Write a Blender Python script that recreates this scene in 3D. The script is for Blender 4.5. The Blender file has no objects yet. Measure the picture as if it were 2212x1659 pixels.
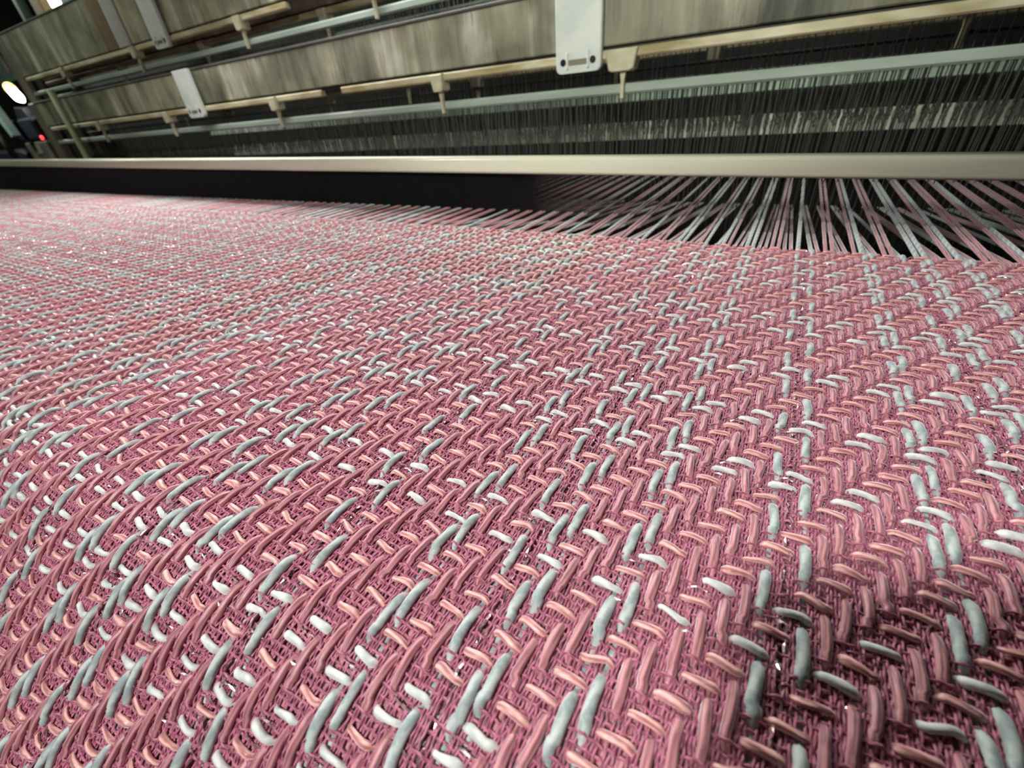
import bpy, math, random
import numpy as np
from mathutils import Matrix, Vector

rnd = random.Random(7)
U = 0.01                      # every length below is in centimetres
sc = bpy.context.scene
C = sc.collection

# ------------------------------------------------------------------ camera
cd = bpy.data.cameras.new('camera')
cam = bpy.data.objects.new('camera', cd)
C.objects.link(cam)
right = Vector((0.86497599, 0.49501682, -0.08230968))
down = Vector((0.21817382, -0.5186839, -0.82666027))
fwd = Vector((-0.45190344, 0.69708346, -0.55664883))
cam.matrix_world = Matrix(((right.x, -down.x, -fwd.x, 0), (right.y, -down.y, -fwd.y, 0),
                           (right.z, -down.z, -fwd.z, 10 * U), (0, 0, 0, 1)))
cd.sensor_width = 36.0
cd.lens = 925.0 / 2212.0 * 36.0
cd.clip_start = 0.005
cd.clip_end = 60
cd.dof.use_dof = True
cd.dof.focus_distance = 14.5 * U
cd.dof.aperture_fstop = 15.0
sc.camera = cam

# ------------------------------------------------------------------ exposure, world, lamps and added fill lights
vs = sc.view_settings
vs.view_transform = 'Standard'
vs.look = 'None'
vs.exposure = 0.0
vs.gamma = 1.0
vs.use_curve_mapping = False
w = bpy.data.worlds.new('world')
sc.world = w
w.use_nodes = True
w.node_tree.nodes['Background'].inputs[0].default_value = (0.8, 0.85, 0.9, 1)
w.node_tree.nodes['Background'].inputs[1].default_value = 0.03


def area_lamp(name, loc, aim, power, color, sx, sy):
    l = bpy.data.lights.new(name, 'AREA')
    l.shape = 'RECTANGLE'
    l.size = sx * U
    l.size_y = sy * U
    l.energy = power
    l.color = color
    o = bpy.data.objects.new(name, l)
    C.objects.link(o)
    o.location = Vector(loc) * U
    o.rotation_euler = (Vector(aim) - Vector(loc)).to_track_quat('-Z', 'Y').to_euler()
    return o


area_lamp('key_lamp', (-14, -28, 48), (-4, 12, 0), 3.75, (1.0, 0.97, 0.96), 5, 5)
sl_ = bpy.data.lights.new('loom_lamp', 'SPOT')
sl_.energy = 13.0
sl_.color = (0.95, 1.0, 0.86)
sl_.spot_size = math.radians(62)
sl_.spot_blend = 0.9
sl_.shadow_soft_size = 4 * U
so_ = bpy.data.objects.new('loom_lamp', sl_)
C.objects.link(so_)
so_.location = Vector((-8, -12, 50)) * U
so_.rotation_euler = (Vector((-16, 62, 14)) - Vector((-8, -12, 50))).to_track_quat('-Z', 'Y').to_euler()
area_lamp('far_cloth_fill', (-70, 55, 42), (-58, 16, 0), 8.5, (1.0, 0.98, 0.97), 120, 4)  # unseen fill added low over the far cloth to brighten it
area_lamp('left_front_fill', (-170, -10, 95), (-150, 60, 14), 3.6, (0.9, 1.0, 0.84), 60, 8)  # fill added to brighten the left part of the heddle frames
area_lamp('glint_bar_fill', (-10, 98, 60), (-10, 114, 2), 2.6, (0.92, 1.0, 0.85), 24, 6)  # fill added behind the frames to light the pale bar there
area_lamp('left_hall_fill', (-380, 40, 110), (-380, 120, 20), 22.0, (0.95, 1.0, 0.85), 30, 30)  # unseen fill added to lift the dark things at the left


# ------------------------------------------------------------------ materials
def lin(c):
    return tuple(((v / 255.0) / 12.92) if v / 255.0 <= 0.04045 else (((v / 255.0) + 0.055) / 1.055) ** 2.4 for v in c) + (1.0,)


class Mat:
    def __init__(self, name):
        self.m = bpy.data.materials.new(name)
        self.m.use_nodes = True
        self.t = self.m.node_tree
        self.b = self.t.nodes['Principled BSDF']

    def n(self, kind, **kw):
        nd = self.t.nodes.new(kind)
        for k, v in kw.items():
            if k in nd.inputs.keys() if isinstance(k, str) else False:
                nd.inputs[k].default_value = v
            else:
                setattr(nd, k, v)
        return nd

    def l(self, a, b):
        self.t.links.new(a, b)

    def set(self, **kw):
        for k, v in kw.items():
            self.b.inputs[k.replace('_', ' ')].default_value = v


def coords(M, scale, which='Object'):
    tc = M.n('ShaderNodeTexCoord')
    mp = M.n('ShaderNodeMapping')
    mp.inputs['Scale'].default_value = scale
    M.l(tc.outputs[which], mp.inputs['Vector'])
    return mp.outputs['Vector']


def ramp(M, fac, stops):
    r = M.n('ShaderNodeValToRGB')
    el = r.color_ramp.elements
    while len(el) < len(stops):
        el.new(0.5)
    for e, (p, c) in zip(el, stops):
        e.position = p
        e.color = c
    M.l(fac, r.inputs['Fac'])
    return r.outputs['Color']


def yarn_mat(name, cols, rough, strands, twist, bump, sheen=0.8, spec=0.4, contrast=(0.3, 0.7), stretch=(1, 1, 1)):
    """spun yarn: strands wind round it (UV: x along in cm, y round)"""
    M = Mat(name)
    tc = M.n('ShaderNodeTexCoord')
    sep = M.n('ShaderNodeSeparateXYZ')
    M.l(tc.outputs['UV'], sep.inputs[0])
    a = M.n('ShaderNodeMath', operation='MULTIPLY')
    M.l(sep.outputs[0], a.inputs[0])
    a.inputs[1].default_value = twist
    b = M.n('ShaderNodeMath', operation='MULTIPLY_ADD')
    M.l(sep.outputs[1], b.inputs[0])
    b.inputs[1].default_value = strands
    M.l(a.outputs[0], b.inputs[2])
    s = M.n('ShaderNodeMath', operation='MULTIPLY')
    M.l(b.outputs[0], s.inputs[0])
    s.inputs[1].default_value = 2 * math.pi
    si = M.n('ShaderNodeMath', operation='SINE')
    M.l(s.outputs[0], si.inputs[0])
    no = M.n('ShaderNodeTexNoise')
    no.inputs['Scale'].default_value = 6.0
    no.inputs['Detail'].default_value = 3
    mp = M.n('ShaderNodeMapping')
    mp.inputs['Scale'].default_value = stretch
    M.l(tc.outputs['UV'], mp.inputs['Vector'])
    M.l(mp.outputs[0], no.inputs['Vector'])
    mx = M.n('ShaderNodeMath', operation='MULTIPLY_ADD')
    M.l(si.outputs[0], mx.inputs[0])
    mx.inputs[1].default_value = 0.22
    M.l(no.outputs['Fac'], mx.inputs[2])
    M.l(ramp(M, mx.outputs[0], [(contrast[0], lin(cols[0])), (contrast[1], lin(cols[1]))]), M.b.inputs['Base Color'])
    bp = M.n('ShaderNodeBump')
    bp.inputs['Strength'].default_value = bump
    bp.inputs['Distance'].default_value = 0.03 * U
    M.l(mx.outputs[0], bp.inputs['Height'])
    M.l(bp.outputs[0], M.b.inputs['Normal'])
    M.set(Roughness=rough)
    M.b.inputs['Specular IOR Level'].default_value = spec
    M.b.inputs['Sheen Weight'].default_value = sheen
    M.b.inputs['Sheen Roughness'].default_value = 0.4
    return M.m


def plain_mat(name, c1, c2, scale, rough, metal=0.0, detail=4, spread=(0.35, 0.65), bump=0.0, spec=0.5):
    M = Mat(name)
    no = M.n('ShaderNodeTexNoise')
    no.inputs['Scale'].default_value = 1.0
    no.inputs['Detail'].default_value = detail
    M.l(coords(M, scale), no.inputs['Vector'])
    M.l(ramp(M, no.outputs['Fac'], [(spread[0], lin(c1)), (spread[1], lin(c2))]), M.b.inputs['Base Color'])
    M.set(Roughness=rough, Metallic=metal)
    M.b.inputs['Specular IOR Level'].default_value = spec
    if bump:
        bp = M.n('ShaderNodeBump')
        bp.inputs['Strength'].default_value = bump
        bp.inputs['Distance'].default_value = 0.1 * U
        M.l(no.outputs['Fac'], bp.inputs['Height'])
        M.l(bp.outputs[0], M.b.inputs['Normal'])
    return M.m


def glow_mat(name, col, strength):
    M = Mat(name)
    M.set(Base_Color=col, Emission_Color=col, Emission_Strength=strength)
    return M.m


MT = {}
MT['grey_yarn'] = yarn_mat('grey_yarn', ((152, 166, 165), (196, 207, 202)), 0.6, 2, 1.1, 0.3)
MT['pink_satin'] = yarn_mat('pink_satin', ((154, 94, 104), (216, 151, 154)), 0.42, 5, 0.45, 0.6, 0.8, 0.5, (0.28, 0.72), (0.35, 2.2, 1))
MT['pale_pink'] = yarn_mat('pale_pink', ((190, 116, 120), (252, 200, 188)), 0.38, 4, 0.8, 0.7, 0.8, 0.5, (0.28, 0.68), (0.5, 1.6, 1))
MT['white_yarn'] = yarn_mat('white_yarn', ((200, 208, 201), (234, 238, 230)), 0.6, 2, 1.3, 0.4)
MT['magenta_thread'] = yarn_mat('magenta_thread', ((150, 78, 103), (204, 126, 146)), 0.5, 2, 4.0, 0.3, 0.4, 0.4)
MT['filament'] = yarn_mat('filament', ((150, 104, 116), (196, 150, 156)), 0.4, 2, 4.0, 0.3, 0.1, 0.6)


def ground_mat():
    M = Mat('ground_weave')
    v = coords(M, (1 / U, 1 / U, 1 / U))
    sep = M.n('ShaderNodeSeparateXYZ')
    M.l(v, sep.inputs[0])
    outs = []
    for k, f in ((0, 2 * math.pi / 0.19), (1, 2 * math.pi / 0.187)):
        m1 = M.n('ShaderNodeMath', operation='MULTIPLY')
        M.l(sep.outputs[k], m1.inputs[0])
        m1.inputs[1].default_value = f
        m2 = M.n('ShaderNodeMath', operation='SINE')
        M.l(m1.outputs[0], m2.inputs[0])
        outs.append(m2.outputs[0])
    mx = M.n('ShaderNodeMath', operation='MAXIMUM')
    M.l(outs[0], mx.inputs[0])
    M.l(outs[1], mx.inputs[1])
    mr = M.n('ShaderNodeMapRange')
    mr.inputs['From Min'].default_value = -0.75
    mr.inputs['From Max'].default_value = 0.2
    M.l(mx.outputs[0], mr.inputs['Value'])
    M.l(ramp(M, mr.outputs[0], [(0.0, lin((92, 44, 60))), (1.0, lin((180, 100, 124)))]), M.b.inputs['Base Color'])
    bp = M.n('ShaderNodeBump')
    bp.inputs['Strength'].default_value = 0.6
    bp.inputs['Distance'].default_value = 0.05 * U
    M.l(mx.outputs[0], bp.inputs['Height'])
    M.l(bp.outputs[0], M.b.inputs['Normal'])
    M.set(Roughness=0.7)
    M.b.inputs['Sheen Weight'].default_value = 0.3
    return M.m


MT['ground'] = ground_mat()
M = Mat('lurex')
M.set(Base_Color=lin((244, 214, 216)), Metallic=0.85, Roughness=0.24)
MT['lurex'] = M.m


def panel_mat():
    """weathered pale slat: vertical run-down streaks, stains, scratches"""
    M = Mat('weathered_slat')
    a = M.n('ShaderNodeTexNoise')
    a.inputs['Scale'].default_value = 1
    a.inputs['Detail'].default_value = 6
    a.inputs['Roughness'].default_value = 0.65
    M.l(coords(M, (24, 24, 3)), a.inputs['Vector'])
    b = M.n('ShaderNodeTexNoise')
    b.inputs['Scale'].default_value = 1
    b.inputs['Detail'].default_value = 4
    M.l(coords(M, (9, 9, 9)), b.inputs['Vector'])
    c = M.n('ShaderNodeTexNoise')
    c.inputs['Scale'].default_value = 1
    c.inputs['Detail'].default_value = 3
    M.l(coords(M, (160, 160, 12)), c.inputs['Vector'])
    c1 = ramp(M, a.outputs['Fac'], [(0.33, lin((74, 76, 68))), (0.45, lin((138, 138, 120))), (0.56, lin((172, 171, 148))), (0.66, lin((222, 226, 214)))])
    c2 = ramp(M, b.outputs['Fac'], [(0.4, lin((150, 152, 140))), (0.62, lin((255, 253, 244)))])
    d = M.n('ShaderNodeTexNoise')
    d.inputs['Scale'].default_value = 1
    d.inputs['Detail'].default_value = 3
    M.l(coords(M, (5, 5, 5)), d.inputs['Vector'])
    m0 = M.n('ShaderNodeMix', data_type='RGBA')
    M.l(ramp(M, d.outputs['Fac'], [(0.38, (0, 0, 0, 1)), (0.62, (0.5, 0.5, 0.5, 1))]), m0.inputs['Factor'])
    M.l(c1, m0.inputs[6])
    m0.inputs[7].default_value = lin((152, 152, 128))
    c1 = m0.outputs[2]
    mu = M.n('ShaderNodeMix', data_type='RGBA', blend_type='MULTIPLY')
    mu.inputs['Factor'].default_value = 0.85
    M.l(c1, mu.inputs[6])
    M.l(c2, mu.inputs[7])
    c3 = ramp(M, c.outputs['Fac'], [(0.3, lin((70, 64, 56))), (0.4, lin((255, 255, 255)))])
    m3 = M.n('ShaderNodeMix', data_type='RGBA', blend_type='MULTIPLY')
    m3.inputs['Factor'].default_value = 0.7
    M.l(mu.outputs[2], m3.inputs[6])
    M.l(c3, m3.inputs[7])
    M.l(m3.outputs[2], M.b.inputs['Base Color'])
    M.set(Roughness=0.6)
    bp = M.n('ShaderNodeBump')
    bp.inputs['Strength'].default_value = 0.25
    bp.inputs['Distance'].default_value = 0.1 * U
    M.l(a.outputs['Fac'], bp.inputs['Height'])
    M.l(bp.outputs[0], M.b.inputs['Normal'])
    return M.m


MT['slat'] = panel_mat()
MT['ledge'] = plain_mat('cream_ledge', (150, 138, 92), (206, 200, 168), (14, 60, 60), 0.5)
MT['rod'] = plain_mat('grey_green_rod', (140, 154, 140), (168, 182, 168), (6, 40, 40), 0.42)
MT['hook'] = plain_mat('cream_hook', (176, 172, 140), (198, 194, 164), (60, 60, 60), 0.5)
MT['plate'] = plain_mat('white_plate', (198, 208, 200), (216, 222, 214), (30, 30, 30), 0.35)
MT['screw'] = plain_mat('screw', (40, 42, 40), (70, 72, 68), (300, 300, 300), 0.4, 0.8)
MT['shaded_steel'] = plain_mat('shaded_steel', (24, 24, 24), (40, 40, 38), (80, 80, 80), 0.55)  # dark tone put in for shade: gap strips and rear rods
MT['heddle'] = plain_mat('heddle_wire', (44, 46, 42), (92, 92, 84), (200, 200, 6), 0.45, 0.3)
MT['reed_wire'] = plain_mat('reed_wire', (10, 11, 13), (20, 21, 24), (60, 60, 60), 0.6)
MT['cap'] = plain_mat('reed_cap', (190, 190, 168), (216, 216, 194), (4, 60, 60), 0.28)
MT['black'] = plain_mat('black_paint', (5, 5, 6), (12, 12, 13), (20, 20, 20), 0.6)
MT['glint_pale'] = plain_mat('glint_bar_paint', (110, 118, 104), (228, 234, 214), (40, 40, 2), 0.5)  # pale tone for the bar that stands for light between the wires
MT['upright'] = plain_mat('end_upright', (96, 92, 80), (140, 132, 114), (20, 20, 6), 0.5)
MT['pole'] = plain_mat('pole', (130, 136, 100), (160, 166, 128), (20, 20, 6), 0.5)
MT['ochre'] = plain_mat('ochre_beam', (96, 78, 40), (134, 112, 64), (20, 20, 8), 0.6)
MT['pale_strap'] = plain_mat('pale_strap', (150, 150, 148), (182, 182, 180), (20, 20, 5), 0.5)
MT['rust_strap'] = plain_mat('rust_strap', (92, 76, 46), (122, 104, 66), (20, 20, 5), 0.6)
STRAPS = ((-143.2, -137.6, 'rust brown strap', 'rust_strap'), (-137.2, -131.6, 'pale grey strap', 'pale_strap'))
MT['cabinet'] = plain_mat('blue_black_cabinet', (10, 12, 26), (16, 20, 36), (10, 10, 10), 0.5)
MT['machine'] = plain_mat('machine_grey', (52, 50, 46), (84, 82, 76), (10, 10, 10), 0.6)
MT['teal'] = plain_mat('teal_panel', (86, 108, 106), (120, 142, 138), (6, 6, 6), 0.6)
MT['concrete'] = plain_mat('hall_floor', (40, 40, 38), (60, 58, 54), (3, 3, 3), 0.8)
MT['wallpaint'] = plain_mat('hall_wall', (30, 32, 28), (46, 48, 42), (2, 2, 2), 0.8)
MT['breast'] = plain_mat('breast_beam', (60, 60, 60), (80, 80, 80), (20, 20, 20), 0.4, 0.6)
MT['rubber'] = plain_mat('phone_body', (16, 16, 18), (22, 22, 24), (20, 20, 20), 0.4)
MT['glass_black'] = plain_mat('phone_glass', (4, 4, 6), (8, 8, 10), (20, 20, 20), 0.1)
MT['lamp_white'] = glow_mat('lamp_white', (1.0, 0.97, 0.9, 1), 9.0)
MT['lamp_yellow'] = glow_mat('lamp_yellow', (1.0, 0.75, 0.25, 1), 2.2)
MT['led'] = glow_mat('red_led', (1.0, 0.05, 0.05, 1), 3.0)


# ------------------------------------------------------------------ mesh helpers
def mesh_np(name, verts, faces, mats, uv=None, smooth=True):
    """faces: (n,4) int array of quads"""
    me = bpy.data.meshes.new(name)
    nv, nf = len(verts), len(faces)
    me.vertices.add(nv)
    me.vertices.foreach_set('co', (np.asarray(verts, dtype=np.float32) * U).ravel())
    me.loops.add(nf * 4)
    me.loops.foreach_set('vertex_index', np.asarray(faces, dtype=np.int32).ravel())
    me.polygons.add(nf)
    me.polygons.foreach_set('loop_start', np.arange(0, nf * 4, 4, dtype=np.int32))
    me.polygons.foreach_set('use_smooth', np.full(nf, smooth, dtype=bool))
    if uv is not None:
        l = me.uv_layers.new(name='UVMap')
        l.data.foreach_set('uv', np.asarray(uv, dtype=np.float32).ravel())
    me.update(calc_edges=True)
    me.validate()
    for m in (mats if isinstance(mats, (list, tuple)) else [mats]):
        me.materials.append(m)
    return me


def tube_arrays(P, r, sides, S, flat=1.0):
    """P (n,3) path, r (n,) radius, S sideways vector; returns verts, quads, uv (per loop)"""
    P = np.asarray(P, float)
    n = len(P)
    T = np.gradient(P, axis=0)
    T /= np.linalg.norm(T, axis=1)[:, None]
    S = np.asarray(S, float)
    N = np.cross(np.broadcast_to(S, T.shape), T)
    N /= np.linalg.norm(N, axis=1)[:, None]
    B = np.cross(T, N)
    a = np.linspace(0, 2 * np.pi, sides, endpoint=False)
    r = np.broadcast_to(np.asarray(r, float), (n,))
    V = P[:, None, :] + r[:, None, None] * (np.cos(a)[None, :, None] * B[:, None, :] + flat * np.sin(a)[None, :, None] * N[:, None, :])
    L = np.concatenate([[0], np.cumsum(np.linalg.norm(np.diff(P, axis=0), axis=1))])
    i = np.arange(n - 1)[:, None]
    k = np.arange(sides)[None, :]
    k2 = (k + 1) % sides
    F = np.stack([i * sides + k, i * sides + k2, (i + 1) * sides + k2, (i + 1) * sides + k], -1).reshape(-1, 4)
    u0 = np.broadcast_to(L[:-1][:, None], (n - 1, sides))
    u1 = np.broadcast_to(L[1:][:, None], (n - 1, sides))
    v0 = np.broadcast_to((np.arange(sides) / sides)[None, :], (n - 1, sides))
    v1 = v0 + 1.0 / sides
    UV = np.stack([np.stack([u0, v0], -1), np.stack([u0, v1], -1), np.stack([u1, v1], -1), np.stack([u1, v0], -1)], 2).reshape(-1, 2)
    return V.reshape(-1, 3), F, UV


def join_arrays(parts):
    V, F, W, off = [], [], [], 0
    for v, f, uv in parts:
        V.append(v)
        F.append(f + off)
        W.append(uv)
        off += len(v)
    return np.concatenate(V), np.concatenate(F), np.concatenate(W)


class MB:
    """collects shapes and links them as one mesh object"""

    def __init__(self):
        self.v, self.f = [], []

    def add(self, v, f):
        o = len(self.v)
        self.v += [tuple(p) for p in v]
        self.f += [tuple(i + o for i in q) for q in f]

    def prism(self, poly, axis, a, b, bev=0.0):
        """poly in the two other axes, swept along axis from a to b, ends inset by bev"""
        n = len(poly)
        cx = sum(p[0] for p in poly) / n
        cy = sum(p[1] for p in poly) / n
        w_ = max(abs(p[0] - cx) for p in poly) or 1
        h_ = max(abs(p[1] - cy) for p in poly) or 1
        s = 1 if b > a else -1
        rings = [(a, 1.0), (b, 1.0)]
        if bev:
            rings = [(a, 0), (a + s * bev, 1.0), (b - s * bev, 1.0), (b, 0)]
        vs_ = []
        for t, q in rings:
            for p in poly:
                if q == 0:
                    x = cx + (p[0] - cx) * (1 - bev / w_)
                    y = cy + (p[1] - cy) * (1 - bev / h_)
                else:
                    x, y = p
                vs_.append({'x': (t, x, y), 'y': (x, t, y), 'z': (x, y, t)}[axis])
        fs = []
        m = len(rings)
        for i in range(m - 1):
            for k in range(n):
                fs.append((i * n + k, i * n + (k + 1) % n, (i + 1) * n + (k + 1) % n, (i + 1) * n + k))
        fs.append(tuple(reversed(range(n))))
        fs.append(tuple((m - 1) * n + k for k in range(n)))
        self.add(vs_, fs)

    def box(self, x0, x1, y0, y1, z0, z1, bev=0.0):
        c = min(bev, (x1 - x0) / 3, (y1 - y0) / 3, (z1 - z0) / 3)
        if c <= 0:
            poly = [(y0, z0), (y1, z0), (y1, z1), (y0, z1)]
        else:
            poly = [(y0 + c, z0), (y1 - c, z0), (y1, z0 + c), (y1, z1 - c), (y1 - c, z1), (y0 + c, z1), (y0, z1 - c), (y0, z0 + c)]
        self.prism(poly, 'x', x0, x1, c)

    def tube(self, P, r, sides=12, S=(1, 0, 0), flat=1.0):
        v, f, _ = tube_arrays(P, r, sides, S, flat)
        n = len(P)
        f = [tuple(q) for q in f] + [tuple(reversed(range(sides))), tuple((n - 1) * sides + k for k in range(sides))]
        self.add(v, f)

    def build(self, name, mat, parent=None, smooth=False):
        me = bpy.data.meshes.new(name)
        me.from_pydata([(x * U, y * U, z * U) for x, y, z in self.v], [], self.f)
        import bmesh
        bm = bmesh.new()
        bm.from_mesh(me)
        bmesh.ops.recalc_face_normals(bm, faces=bm.faces)
        bm.to_mesh(me)
        bm.free()
        if smooth:
            me.polygons.foreach_set('use_smooth', [True] * len(me.polygons))
        me.materials.append(mat)
        return link(name, me, parent)


def link(name, me, parent=None, loc=None, rx=None, mat=None):
    o = bpy.data.objects.new(name, me)
    C.objects.link(o)
    if parent:
        o.parent = parent
        o.matrix_parent_inverse = parent.matrix_basis.inverted()
    if loc is not None:
        o.location = Vector(loc) * U
    if rx:
        o.rotation_euler.x = rx
    return o


def thing(name, label, cat, loc=(0, 0, 0), group=None):
    o = bpy.data.objects.new(name, None)
    C.objects.link(o)
    o.empty_display_size = 0.02
    o.location = Vector(loc) * U
    o['label'] = label
    o['category'] = cat
    if group:
        o['group'] = group
    return o


def tag(o, label, cat, group=None):
    o['label'] = label
    o['category'] = cat
    if group:
        o['group'] = group
    return o


def struct(o):
    o['kind'] = 'structure'
    return o


def rrect(x0, x1, z0, z1, r, n=5, corners=(1, 1, 1, 1)):
    """rounded rectangle outline, corners: bl, br, tr, tl"""
    pts = []
    for (cx, cy, a0, on, px, py) in ((x0 + r, z0 + r, 180, corners[0], x0, z0), (x1 - r, z0 + r, 270, corners[1], x1, z0),
                                     (x1 - r, z1 - r, 0, corners[2], x1, z1), (x0 + r, z1 - r, 90, corners[3], x0, z1)):
        if not on:
            pts.append((px, py))
            continue
        for k in range(n + 1):
            a = math.radians(a0 + 90 * k / n)
            pts.append((cx + r * math.cos(a), cy + r * math.sin(a)))
    return pts


# ------------------------------------------------------------------ hall (setting)
def slab(name, x0, x1, y0, y1, z0, z1, mat):
    b = MB()
    b.box(x0, x1, y0, y1, z0, z1)
    return struct(b.build(name, mat))


slab('floor', -700, 300, -300, 420, -90, -85, MT['concrete'])
slab('ceiling', -700, 300, -300, 420, 260, 265, MT['wallpaint'])
slab('wall_back', -700, 300, 420, 425, -85, 260, MT['wallpaint'])
slab('wall_front', -700, 300, -305, -300, -85, 260, MT['wallpaint'])
slab('wall_left', -705, -700, -300, 420, -85, 260, MT['wallpaint'])
slab('wall_right', 300, 305, -300, 420, -85, 260, MT['wallpaint'])

# ------------------------------------------------------------------ cloth: pitch and pattern measured from the photograph
PX, PS = 0.381, 0.5625         # spacing of thick ends (x) and thick picks (s)
S0 = 13.70                     # position of pick 0
FELL = 33.4
YB, RB = 3.0, 4.6              # start and radius of the bend over the breast beam
A_MAX = 0.74                   # the cloth leaves the beam at this tilt and runs down flat
XL, XR = -235.0, 22.0
SEQ = 'GLGGPPPGGPPPPPPGLGPPPPPPGGPPP'      # ends, repeat of 29 starting at end -11
WHITE = {-27, -25, -24, -22, -21, -14, -12, -5, -4, 0, 1, 6, 7, 13, 15, 16, 23, 24, 27, 28, 31}


def end_kind(i):
    return SEQ[(i + 11) % 29]


def end_x(i):
    return 0.10 + PX * (i - 0)


def on_cloth(s, h=0.0):
    """profile of the cloth: flat, then round the breast beam -> y, z, tilt"""
    if s >= YB:
        return s, h, 0.0
    a = (YB - s) / RB
    a_max = A_MAX
    if a <= a_max:
        return YB - (RB + h) * math.sin(a), -RB + (RB + h) * math.cos(a), a
    d = (a - a_max) * RB
    y = YB - (RB + h) * math.sin(a_max) - d * math.cos(a_max)
    return y, -RB + (RB + h) * math.cos(a_max) - d * math.sin(a_max), a_max


SMIN = -10.0
JMIN, JMAX = int(math.ceil((SMIN - S0) / PS)), int((FELL - S0) / PS)
IMIN, IMAX = int((XL - 0.10) / PX), int((XR - 0.10) / PX)


def sm(t):
    t = np.clip(t, 0, 1)
    return t * t * (3 - 2 * t)


def height4(q, ov, amp, up=0.12, dn=0.12, wd=0.76):
    """height over a repeat of 4 crossings: q crossing coordinate (float array), ov the 4 over/under flags"""
    q = np.asarray(q, float)
    k = np.floor(q).astype(int)
    f = q - k
    o = np.array([1.0 if v else -1.0 for v in ov])
    a, b = o[k % 4], o[(k + 1) % 4]
    return amp * (a + (b - a) * sm((f - np.where(b > a, up, dn)) / wd))


def warp_mesh(kind, ph, seed, res, sides):
    """thick warp end, phase ph = i mod 4, from the cloth beam side through the fell and the open shed to the heddles"""
    r_ = np.random.RandomState(seed)
    s = np.arange(SMIN, FELL, PS / res)
    j = (s - S0) / PS
    ov = [((jj - ph) % 4) in (0, 1) for jj in range(4)]
    amp = 0.10 if kind == 'G' else 0.085
    h = height4(j, ov, amp)
    # the float bellies up, and is pinched where the fine pick ties it down
    m = np.mod(j - ph, 4)
    h = h + 0.035 * np.exp(-((m - 0.5) / 0.5) ** 2)
    kx = r_.normal(0, 0.035, len(s) // (res * 2) + 3)
    dx = np.interp(np.arange(len(s)) / (res * 2.0), np.arange(len(kx)), kx)
    kr = r_.normal(1.0, 0.07, len(s) // res + 3)
    rad = (0.126 if kind == 'G' else 0.104) * np.interp(np.arange(len(s)) / float(res), np.arange(len(kr)), kr)
    pin = np.exp(-((np.mod(m + 0.5 + 2, 4) - 2) / 0.17) ** 2)
    rad = rad * (1 - 0.2 * pin)
    h = h - 0.06 * pin
    kk = r_.normal(0, 0.028, 60)
    dx = dx + np.exp(-((np.mod(m + 0.1 + 2, 4) - 2) / 0.8) ** 2) * kk[(np.floor((j - ph) / 4).astype(int)) % 60]
    P = []
    for si, hi, di in zip(s, h, dx):
        y, z, _ = on_cloth(si, hi)
        P.append((di, y, z))
    # open shed
    upper = ph in (0, 1)
    sl = -0.02 if upper else -0.13
    for t in (0.6, 2.5, 5, 8, 14, 22, 34):
        P.append((0.0, FELL + t, sl * t + (0.02 if upper else -0.05)))
    rad = np.concatenate([rad, np.full(7, 0.115 if kind == 'P' else 0.13)])
    v, f, uv = tube_arrays(P, rad, sides, (1, 0, 0), 0.9)
    return mesh_np('grey_warp_yarn' if kind == 'G' else 'pink_warp_yarn', v, f, MT['grey_yarn'] if kind == 'G' else MT['pink_satin'], uv)


def weft_x(x0, x1, res):
    return np.arange(x0, x1, PX / res)


def weft_mesh(kind, ph, seed):
    r_ = np.random.RandomState(seed)
    # x of the rings: dense near the camera, coarse far away
    xs = np.concatenate([weft_x(XL, -60, 2), weft_x(-60, -24, 4), weft_x(-24, 9, 8), weft_x(9, XR, 3)])
    i = (xs - 0.10) / PX
    ov = [((ph - ii) % 4) in (2, 3) for ii in range(4)]
    amp = 0.088
    h = height4(i, ov, amp, 0.32, 0.08, 0.6)
    h0 = h.copy()
    # belly of the float: middle between its two over ends
    m = np.mod(ph - i, 4)
    kk = r_.uniform(0.2, 1.3, 700)
    h = h + 0.038 * np.exp(-((m - 2.5) / 0.5) ** 2) * kk[np.floor((ph - i) / 4).astype(int) % 700]
    c = np.cumsum(np.concatenate([[0], np.diff(xs)])) / PX
    n = int(c[-1]) + 3
    dy = np.interp(c, np.arange(n), r_.normal(0, 0.045, n))
    rad = (0.09 if kind == 'W' else 0.09) * np.interp(c, np.arange(n), r_.normal(1, 0.17, n).clip(0.7, 1.4)) * (0.86 + 0.16 * h0 / amp)
    P = np.stack([xs, dy, h], 1)
    flat = 0.85 if kind == 'W' else 0.72
    near = (xs > -24)
    a = np.argmax(near)
    p1 = tube_arrays(P[:a + 1], rad[:a + 1], 5, (0, 1, 0), flat)
    p2 = tube_arrays(P[a:], rad[a:], 8, (0, 1, 0), flat)
    v, f, uv = join_arrays([p1, p2])
    return mesh_np('white_weft_yarn' if kind == 'W' else 'pale_pink_weft_yarn', v, f, MT['white_yarn'] if kind == 'W' else MT['pale_pink'], uv)


cloth = thing('tweed_cloth', 'pink tweed cloth with grey and white flecks being woven, still joined to its warp', 'cloth', (0, FELL, 0))

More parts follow.
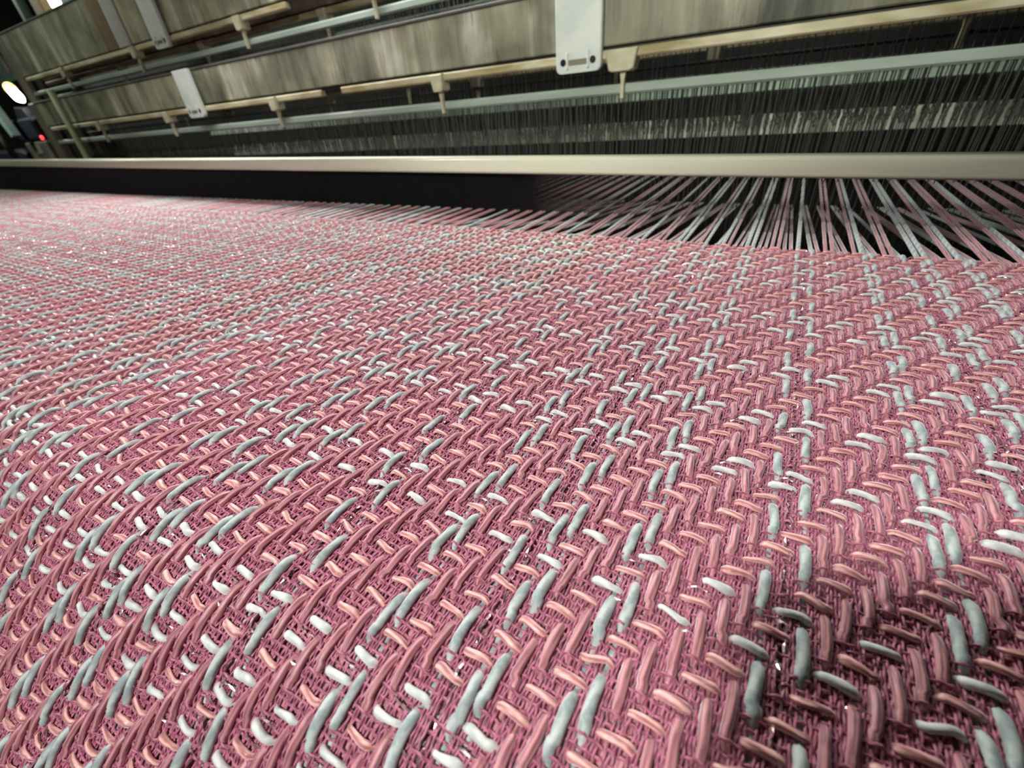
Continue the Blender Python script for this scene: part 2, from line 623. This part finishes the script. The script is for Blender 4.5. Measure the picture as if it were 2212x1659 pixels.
# base of the cloth: fine ground weave
ss = np.concatenate([np.linspace(SMIN, YB, 30), np.linspace(YB + 1, FELL, 20)])
gx = [(XL, 0.02), (-60, 0.02), (-36, 0.02), (-25.5, -0.06), (-14, -0.06), (-11, -0.06), (11, -0.06), (15, 0.0), (XR, 0.0)]
v = []
for s in ss:
    far = min(1.0, max(0.0, (s - 20.5) / 3.0))
    for x, h in gx:
        y, z, _ = on_cloth(s, h + (0.02 - h) * (far if x < -20 else 0.0))
        v.append((x, y, z))
n = len(gx)
f = [(k * n + q, k * n + q + 1, (k + 1) * n + q + 1, (k + 1) * n + q) for k in range(len(ss) - 1) for q in range(n - 1)]
link('ground_weave', mesh_np('ground_weave', v, np.array(f), MT['ground'], None, True), cloth)

# thick warp ends: the 300 nearest are parts, the rest one piece
wm = {}
for kind in 'GP':
    for ph in range(4):
        for q in range(3):
            wm[kind, ph, q] = warp_mesh(kind, ph, 100 * q + 10 * ph + (kind == 'G'), 8, 8)
far_w = {}
for kind in 'GP':
    for ph in range(4):
        far_w[kind, ph] = warp_mesh(kind, ph, 900 + ph, 3, 5)
NEAR_ENDS = [i for i in range(IMAX, IMIN, -1) if end_kind(i) != 'L'][:300]
lo = NEAR_ENDS[-1]
MID = -36.0
for i in NEAR_ENDS:
    k, x = end_kind(i), end_x(i)
    me = wm[k, i % 4, rnd.randrange(3)] if x > MID else far_w[k, i % 4]
    link(me.name.split('.')[0], me, cloth, (x, 0, 0))
for kind, nm in (('G', 'grey_warp_yarns'), ('P', 'pink_warp_yarns')):
    parts = []
    for i in range(lo - 1, IMIN, -1):
        if end_kind(i) == kind:
            me = far_w[kind, i % 4]
            if ('arr', kind, i % 4) not in wm:
                co = np.empty(len(me.vertices) * 3, np.float32)
                me.vertices.foreach_get('co', co)
                lo_ = np.empty(len(me.loops), np.int32)
                me.loops.foreach_get('vertex_index', lo_)
                u_ = np.empty(len(me.loops) * 2, np.float32)
                me.uv_layers[0].data.foreach_get('uv', u_)
                wm['arr', kind, i % 4] = (co.reshape(-1, 3) / U, lo_.reshape(-1, 4), u_.reshape(-1, 2))
            co, fa, uv = wm['arr', kind, i % 4]
            parts.append((co + np.array([end_x(i), 0, 0]), fa, uv))
    v, f, uv = join_arrays(parts)
    o = link(nm, mesh_np(nm, v, f, MT['grey_yarn'] if kind == 'G' else MT['pink_satin'], uv), cloth)
    o['kind'] = 'stuff'

# thick picks
fm = {}
for j in range(JMIN, JMAX + 1):
    kind = 'W' if j in WHITE else 'K'
    q = rnd.randrange(2)
    if (kind, j % 4, q) not in fm:
        fm[kind, j % 4, q] = weft_mesh(kind, j % 4, 7 + j % 4 + 50 * q + (kind == 'W'))
    me = fm[kind, j % 4, q]
    y, z, a = on_cloth(S0 + j * PS)
    link(me.name.split('.')[0], me, cloth, (0, y, z), a)

# fine magenta ground threads, near part of the cloth
GX0, GX1, GS0, GS1 = -26.0, 13.0, -7.0, 21.0
parts = []
for i in range(int(GX0 / PX), int(GX1 / PX)):
    for fr, par in ((0.22, 0), (0.4, 1), (0.6, 0), (0.78, 1)):
        x = 0.10 + PX * (i + fr)
        s = np.arange(GS0, FELL if x > -11 else GS1, PS / 4)
        j = (s - S0) / PS
        h = 0.035 + 0.03 * np.cos(np.pi * (3 * j + par))
        pts = [on_cloth(a, b) for a, b in zip(s, h)]
        P = [(x + rnd.gauss(0, 0.012), y, z) for (y, z, _) in pts]
        parts.append(tube_arrays(P, 0.034, 4, (1, 0, 0)))
v, f, uv = join_arrays(parts)
o = link('fine_ground_ends', mesh_np('fine_ground_ends', v, f, MT['magenta_thread'], uv), cloth)
o['kind'] = 'stuff'
parts = []
for j in range(int((GS0 - S0) / PS), JMAX):
    for fr, par in ((0.33, 0), (0.67, 1)):
        s = S0 + PS * (j + fr)
        y0, z0, a = on_cloth(s)
        xs = np.arange(GX0 if s < GS1 else -11.0, GX1, PX / 5)
        i = (xs - 0.10) / PX
        # ties down the lower end of each warp float
        m = np.mod(j - i, 4)
        tie = np.exp(-((m - 3.0) / 0.42) ** 2) if fr > 0.5 else 0.0
        h = 0.03 + 0.03 * np.cos(np.pi * (3 * i + par)) + 0.12 * tie
        dy = np.array([rnd.gauss(0, 0.012) for _ in xs])
        ca, sa = math.cos(a), math.sin(a)
        P = np.stack([xs, y0 + dy * ca - h * sa, z0 + dy * sa + h * ca], 1)
        parts.append(tube_arrays(P, 0.036, 4, (0, 1, 0)))
v, f, uv = join_arrays(parts)
o = link('fine_ground_picks', mesh_np('fine_ground_picks', v, f, MT['magenta_thread'], uv), cloth)
o['kind'] = 'stuff'


# lurex: twisted flat metal tape
def tape(P, width, seed, S, turn=2.4):
    r_ = random.Random(seed)
    P = np.asarray(P, float)
    n = len(P)
    T = np.gradient(P, axis=0)
    T /= np.linalg.norm(T, axis=1)[:, None]
    N = np.cross(np.broadcast_to(np.asarray(S, float), T.shape), T)
    N /= np.linalg.norm(N, axis=1)[:, None]
    B = np.cross(T, N)
    ang = np.cumsum([r_.gauss(0.5, 0.8) for _ in range(n)])
    D = np.cos(ang)[:, None] * B + np.sin(ang)[:, None] * N
    V = np.stack([P - D * width / 2, P + D * width / 2], 1).reshape(-1, 3)
    i = np.arange(n - 1)
    F = np.stack([2 * i, 2 * i + 1, 2 * i + 3, 2 * i + 2], 1)
    return V, F, np.zeros((len(F) * 4, 2))


lm, fm_ = [], []
for q in range(3):
    pr, fil = [], []
    for k in range(2):
        s = np.arange(SMIN, FELL - 0.1, 0.11)
        h = 0.05 + 0.10 * np.sin(2 * np.pi * (s / (PS * 2) + k * 0.31 + q * 0.17))
        pts = [on_cloth(a, b) for a, b in zip(s, h)]
        P_ = [((k - 0.5) * 0.14 + rnd.gauss(0, 0.015), y, z - 0.06) for (y, z, _) in pts]
        fil.append(tube_arrays(P_, 0.026, 4, (1, 0, 0)))
        pr.append(tape([((k - 0.5) * 0.1 + rnd.gauss(0, 0.02), y, z) for (y, z, _) in pts], 0.05, 40 + q * 3 + k, (1, 0, 0)))
    v, f, uv = join_arrays(pr)
    lm.append(mesh_np('lurex_end', v, f, MT['lurex'], None, False))
    v, f, uv = join_arrays(fil)
    fm_.append(mesh_np('filament_end', v, f, MT['filament'], uv))
for i in range(IMAX, IMIN, -1):
    if end_kind(i) == 'L' and end_x(i) > -110:
        q = rnd.randrange(3)
        link('lurex_end', lm[q], cloth, (end_x(i), 0, 0))
        link('filament_end', fm_[q], cloth, (end_x(i), 0, 0))
lp = []
for q in range(2):
    xs = np.arange(-90, XR, 0.12)
    h = 0.02 + 0.13 * np.sin(2 * np.pi * xs / (PX * 4) + q)
    v, f, uv = tape(np.stack([xs, np.array([rnd.gauss(0, 0.02) for _ in xs]), h], 1), 0.045, 70 + q, (0, 1, 0))
    lp.append(mesh_np('lurex_pick', v, f, MT['lurex'], None, False))
for j in sorted(WHITE):
    if JMIN <= j <= JMAX:
        y, z, a = on_cloth(S0 + (j - 0.5) * PS)
        link('lurex_pick', lp[j % 2], cloth, (0, y, z), a)

# ------------------------------------------------------------------ breast beam under the cloth
b = MB()
n = 40
b.tube([(XL, YB, -RB), (XR, YB, -RB)], RB - 0.45, 40, (0, 1, 0))
tag(b.build('breast_beam', MT['breast'], None, True), 'steel breast beam hidden under the bend of the pink cloth', 'beam')

# ------------------------------------------------------------------ reed with its cap
RY = 41.6
reed = thing('reed', 'reed of dark wires under a smooth beige cap, behind the edge of the cloth', 'reed', (0, RY, -9))
b = MB()
b.prism([(p[0], p[1]) for p in rrect(RY - 0.75, RY + 0.75, 3.12, 4.66, 0.32)], 'x', -232, 26)
cap = b.build('reed_cap', MT['cap'], reed, True)
sl = -0.0145
for vv in cap.data.vertices:
    vv.co.z += sl * vv.co.x
cap['label'] = 'smooth beige cap'
parts = []
for k in range(int((24 + 230) / 0.075)):
    x = -230 + k * 0.075
    zt = 3.4 + sl * x
    P = np.array([(x, RY, -8.0), (x, RY, zt)])
    parts.append(tube_arrays(P, [0.0175, 0.0175], 4, (1, 0, 0), 4.0))
v, f, uv = join_arrays(parts)
o = link('reed_wires', mesh_np('reed_wires', v, f, MT['reed_wire'], uv, False), reed)
o['kind'] = 'stuff'
b = MB()
b.box(-232, 26, RY - 1.2, RY + 1.2, -10.5, -8, 0.3)
b.build('reed_baulk', MT['black'], reed)


# ------------------------------------------------------------------ heddle frames
def heddle_mesh(z0, z1):
    """flat twisted wire with an eye in the middle"""
    zm = 5.2
    pr = []
    zs = np.linspace(z0, z1, 7)
    pr.append(tube_arrays(np.stack([np.zeros(7), np.zeros(7), zs], 1), 0.05, 4, (1, 0, 0), 0.5))
    ring = [(0.13 * math.cos(t), 0.0, zm + 0.5 * math.sin(t)) for t in np.linspace(0, 2 * math.pi, 9)]
    pr.append(tube_arrays(ring, 0.04, 4, (0, 1, 0), 1.0))
    v, f, uv = join_arrays(pr)
    return mesh_np('heddle', v, f, MT['heddle'], uv, False)


def heddle_frame(label, Y, dz, x_end, slat_h, hooks, plates, front, plate_top=19.5, notch=None, gap=0.0, only_rod=False):
    """slat, cream ledge under it, rod hung from hooks, white spacer plates, heddles on the rod; dz lifts the whole frame"""
    fr = thing('heddle_frame', label, 'heddle frame', (x_end, Y, dz - 12), 'heddle frames of the loom')
    xr = 34
    b = MB()
    b.box(x_end + 5, xr, Y - 0.6, Y + 0.6, 13.75 + dz, 13.75 + slat_h + dz, 0.12)
    b.build('slat', MT['slat'], fr)
    b = MB()
    b.box(x_end + 4, xr, Y - 0.75, Y + 0.7, 13.75 + slat_h + dz, 14.15 + slat_h + dz, 0.1)
    b.build('top_rail', MT['machine'], fr)
    b = MB()
    b.box(x_end + 6, xr, Y - 0.15, Y + 0.4, 13.35 + dz, 13.8 + dz)
    b.build('gap_shade', MT['shaded_steel'], fr)  # dark strip set in the gap to stand for shadow under the slat
    cuts = [x_end + 7] + ([c for ab in notch for c in ab] if notch else []) + [xr]
    for a, c in zip(cuts[0::2], cuts[1::2]):
        b = MB()
        b.box(a, c, Y - 0.95, Y + 0.3, 12.5 + dz, 13.4 + dz, 0.15)
        b.build('ledge', MT['ledge'], fr)
    b = MB()
    b.box(x_end + 3, xr, Y - 0.35, Y + 0.35, (9.7 if only_rod else 9.05) + dz, 10.1 + dz, 0.22)
    b.build('heddle_rod', MT['shaded_steel' if only_rod else 'rod'], fr)  # rear rods coloured dark for the shade between the frames
    for hx, wd in hooks:
        b = MB()
        zt = 13.35 + dz
        b.prism([(hx - wd, zt), (hx - wd * 0.72, zt - 1.95), (hx - wd * 0.5, zt - 2.1), (hx + wd * 0.55, zt - 2.1), (hx + wd * 0.8, zt - 1.9), (hx + wd, zt)], 'y', Y - 1.5, Y + 0.5, 0.15)
        k = hx + wd * 0.1
        b.prism([(k - 0.34, zt - 2.0), (k - 0.2, zt - 3.0), (k - 0.22, zt - 4.7), (k + 0.22, zt - 4.7), (k + 0.2, zt - 3.0), (k + 0.4, zt - 2.0)], 'y', Y - 1.0, Y - 0.45, 0.06)
        b.build('hook', MT['hook'], fr)
    for px in plates:
        b = MB()
        b.prism(rrect(px - 2.8, px + 2.8, 11.6 + dz, plate_top + dz, 0.6, 5, (1, 1, 0, 0)), 'y', Y - 1.75, Y - 0.95, 0.12)
        pl = b.build('spacer_plate', MT['plate'], fr)
        for sx in (-1.85, 1.85):
            s_ = MB()
            s_.tube([(px + sx, Y - 1.8, 12.7 + dz), (px + sx, Y - 1.6, 12.7 + dz)], 0.36, 14, (1, 0, 0))
            s_.build('screw', MT['screw'], pl)
        s_ = MB()
        s_.prism(rrect(px - 1.15, px + 1.15, 12.35 + dz, 12.9 + dz, 0.12), 'y', Y - 1.79, Y - 1.6)
        s_.build('slot', MT['upright'], pl)
        for sx in (-1.3, 1.3):
            s_ = MB()
            s_.prism(rrect(px + sx - 0.13, px + sx + 0.13, 12.0 + dz, 13.7 + dz, 0.1), 'y', Y - 1.95, Y - 1.7, 0.05)
            s_.build('rib', MT['plate'], pl)
    b = MB()
    b.box(x_end, x_end + 5, Y - 0.8, Y + 0.8, -14 + dz, 14.1 + slat_h + dz, 0.3)
    b.build('end_upright', MT['upright'], fr)
    # heddles
    hm = heddle_mesh(-12 + dz, 9.6 + dz)
    xs = []
    x = x_end + 10
    while x < 30:
        xs.append(x)
        x += (0.6 if front else 0.72) * rnd.choice((0.7, 1.0, 1.0, 1.4))
    if front:
        xs = xs[-300:]
        for x in xs:
            o = link('heddle', hm, fr, (x, Y + rnd.uniform(-0.25, 0.25), 0))
            o.rotation_euler.y = rnd.gauss(0, 0.004)
    else:
        co = np.empty(len(hm.vertices) * 3, np.float32)
        hm.vertices.foreach_get('co', co)
        co = co.reshape(-1, 3) / U
        fa = np.empty(len(hm.loops), np.int32)
        hm.loops.foreach_get('vertex_index', fa)
        fa = fa.reshape(-1, 4)
        v, f, uv = join_arrays([(co + np.array([x, Y + rnd.uniform(-0.25, 0.25), 0]), fa, np.zeros((len(fa) * 4, 2))) for x in xs])
        o = link('heddles', mesh_np('heddles', v, f, MT['heddle'], None, False), fr)
        o['kind'] = 'stuff'
    return fr


heddle_frame('front heddle frame of the loom, streaked slat nearest the beige reed cap', 60, 0.0, -196, 5.5,
             [(-157, 1.1), (-121.8, 1.1), (-83.3, 1.1), (-45.6, 1.1), (-19.2, 1.9)], (-24.2, -108.5), True, 19.6, [(-70.5, -65.5)])
heddle_frame('raised second heddle frame, its streaked slat showing above the front one', 64, 12.5, -206, 9.6,
             [(-171.7, 1.1), (-131.6, 1.1), (-91.4, 1.1), (-58.6, 1.1), (-20, 1.1)], (-118.0, -30.0), False, 24.0, [(-78, -46)])
raised = [o for o in bpy.data.objects if o.get('label', '').startswith('raised second heddle frame')][0]
for x0, x1, nm, m_ in STRAPS:
    b = MB()
    b.box(x0, x1, 63.0, 63.5, 26.1, 35.4, 0.1)
    st = b.build('slat_strap', MT[m_], raised)
    st['label'] = nm
for k, (Y, dz) in enumerate(((68, 11.4), (72, 1.6), (76, 0.2))):
    heddle_frame(('third heddle frame, its cream ledge showing just above the rod of the raised frame',
                  'fourth heddle frame, dim rod seen between the ledge and rod of the front frame',
                  'rearmost heddle frame, its rod just under the front frame rod')[k], Y, dz, -206 - 3 * k, 4.0,
                 [(-150 + 12 * k, 1.0), (-112 + 12 * k, 1.0), (-74 + 12 * k, 1.0), (-36 + 12 * k, 1.0), (2 + 10 * k, 1.0)], (), False, only_rod=k > 0)

# pale bar added in place of the lit hall glinting between the heddles
b = MB()
b.prism([(110, -0.5), (114, -0.9), (115, 2.2), (111.2, 2.9)], 'x', -190, 60)
tag(b.build('glint_bar', MT['glint_pale']), 'pale bar added behind the heddles to stand for light glinting between the wires', 'rail')
b = MB()
b.prism([(115, 6.7), (118, 6.4), (119, 7.6), (115.6, 8.1)], 'x', -210, 60)  # bar added to catch light in place of the shaded rear heddle rod
tag(b.build('rear_rod_stand_in', MT['rod']), 'grey green bar added behind the heddles to show a bright strip under the front rod', 'rail')
b = MB()
b.box(-330, 60, 126, 128, -60, 60, 0.3)  # black sheet added where only shade lies behind the heddles
tag(b.build('shade_screen', MT['black']), 'black screen added behind the heddles to stand for the darkness there', 'screen')

# ------------------------------------------------------------------ left end of the loom and hall behind
b = MB()
b.tube([(-169.0, 57.2, 21.0), (-170.8, 57.2, -20)], 0.75, 14, (1, 0, 0))
tag(b.build('guide_pole', MT['pole'], None, True), 'thin olive pole standing before the left end of the heddle frames', 'pole')

lamp = thing('work_lamp', 'bright work lamp with yellow rim at the left end of the loom', 'lamp', (-336, 100, 20))
b = MB()
b.tube([(-341, 100, 32.6), (-339, 100, 31.8), (-333, 99, 29.0), (-330.5, 99, 27.6)], [1.0, 2.1, 2.1, 1.0], 14, (0, 1, 0))
b.build('bulb', MT['lamp_white'], lamp, True)
b = MB()
b.tube([(-344, 101, 34.0), (-341.5, 100.5, 33.0)], [2.2, 2.4], 14, (0, 1, 0))
b.build('yellow_rim', MT['lamp_yellow'], lamp, True)
b = MB()
b.tube([(-344, 104.5, 40), (-344, 104.5, 80)], 1.0, 10, (1, 0, 0))
b.build('lamp_stem', MT['machine'], lamp, True)

lamp = thing('strip_lamp', 'small bright lamp hanging above the raised heddle frame', 'lamp', (-250, 100, 50))
b = MB()
b.tube([(-250, 100, 62), (-249, 100, 58), (-246, 99, 50.5), (-245.5, 99, 49.5)], [1.2, 1.9, 1.7, 0.8], 12, (1, 0, 0))
b.build('bulb', MT['lamp_white'], lamp, True)
b = MB()
b.tube([(-250, 100, 62), (-250, 100, 80)], 1.8, 10, (1, 0, 0))
b.build('lamp_holder', MT['machine'], lamp, True)

b = MB()
b.box(-264, -256, 98, 103, 46, 110, 0.5)
tag(b.build('ochre_beam', MT['ochre']), 'ochre painted beam rising at the top left corner', 'beam')
b = MB()
b.prism([(-272, 48), (-270, 48), (-268, 110), (-276, 110)], 'y', 96, 99, 0.3)
tag(b.build('grey_strut', MT['teal']), 'tapered grey strut beside the ochre beam', 'strut')
b = MB()
b.box(-420, -330, 160, 163, 72, 120, 0.6)
b.box(-424, -326, 159, 160, 68, 72, 0.3)
tag(b.build('teal_hood', MT['teal']), 'dim teal panel in the top left corner', 'panel')
b = MB()
b.box(-620, -505, 160, 163, 54, 66, 0.6)  # opaque teal boxes built in place of a hall window
b.box(-622, -503, 158, 160, 50, 54, 0.4)
tag(b.build('pale_teal_window', MT['teal']), 'pale teal window above the bright work lamp, built as an opaque panel', 'window')
b = MB()
b.box(-362, -333, 98, 130, 11, 21, 1.0)
b.prism([(-352, 21), (-336, 21), (-338, 25), (-348, 26)], 'y', 99, 124, 0.4)
cab = thing('control_cabinet', 'blue black control cabinet with a red light left of the heddle frames', 'cabinet', (-347, 112, -85))
b.build('cabinet_body', MT['cabinet'], cab)
b = MB()
b.box(-362, -330, 98.5, 130, -85, 10.8, 0.8)
b.build('cabinet_base', MT['machine'], cab)
b = MB()
b.tube([(-331.0, 97.6, 12.0), (-331.0, 98.4, 12.0)], 0.9, 12, (1, 0, 0))
b.build('red_light', MT['led'], cab, True)
b = MB()
b.box(-352, -342, 98.2, 98.6, 5, 9, 0.1)
b.build('cover_plate', MT['upright'], cab)
b = MB()
pp = [(-386 + 20 * math.cos(t), 92, 20 + 9 * math.sin(t)) for t in np.linspace(math.pi, 0.15, 12)] + [(-364.5, 92, 14), (-363.5, 92, 4)]
b.tube(pp, 1.6, 10, (0, 1, 0))
tag(b.build('curved_pipe', MT['machine'], None, True), 'dark curved pipe arching under the work lamp', 'pipe')
b = MB()
b.prism([(-362, 31), (-355, 31), (-349, 14), (-354, 13)], 'y', 93, 96, 0.4)
tag(b.build('leaning_bracket', MT['teal']), 'leaning grey green bracket below the bright work lamp', 'bracket')
b = MB()
b.box(-420, -366, 96, 130, -85, 8, 1.5)
b.box(-412, -372, 94, 96, -10, 3, 0.8)
tag(b.build('motor_housing', MT['cabinet']), 'dark motor housing at the far left edge beside the cloth', 'housing')

# ------------------------------------------------------------------ the phone whose shadow falls on the cloth
ph = thing('smartphone', 'black smartphone held above the cloth, casting the dark shadow at lower right', 'phone', (0, 0, 10))
back = -fwd
def pp3(r_, u_, b_):
    return Vector((0, 0, 10)) + right * r_ - down * u_ + back * b_
b = MB()
out = rrect(-3.1, 12.4, -8.0, 1.5, 1.0, 5)
vs_ = [tuple(pp3(x, y, d)) for d in (0.7, 1.5) for x, y in out]
n = len(out)
b.add(vs_, [(k, (k + 1) % n, n + (k + 1) % n, n + k) for k in range(n)] + [tuple(range(n)), tuple(range(n, 2 * n))])
b.build('phone_body', MT['rubber'], ph)
b = MB()
out = rrect(-2.9, 12.2, -7.8, 1.3, 0.9, 5)
vs_ = [tuple(pp3(x, y, d)) for d in (1.5, 1.56) for x, y in out]
b.add(vs_, [(k, (k + 1) % n, n + (k + 1) % n, n + k) for k in range(n)] + [tuple(range(n)), tuple(range(n, 2 * n))])
b.build('screen', MT['glass_black'], ph)
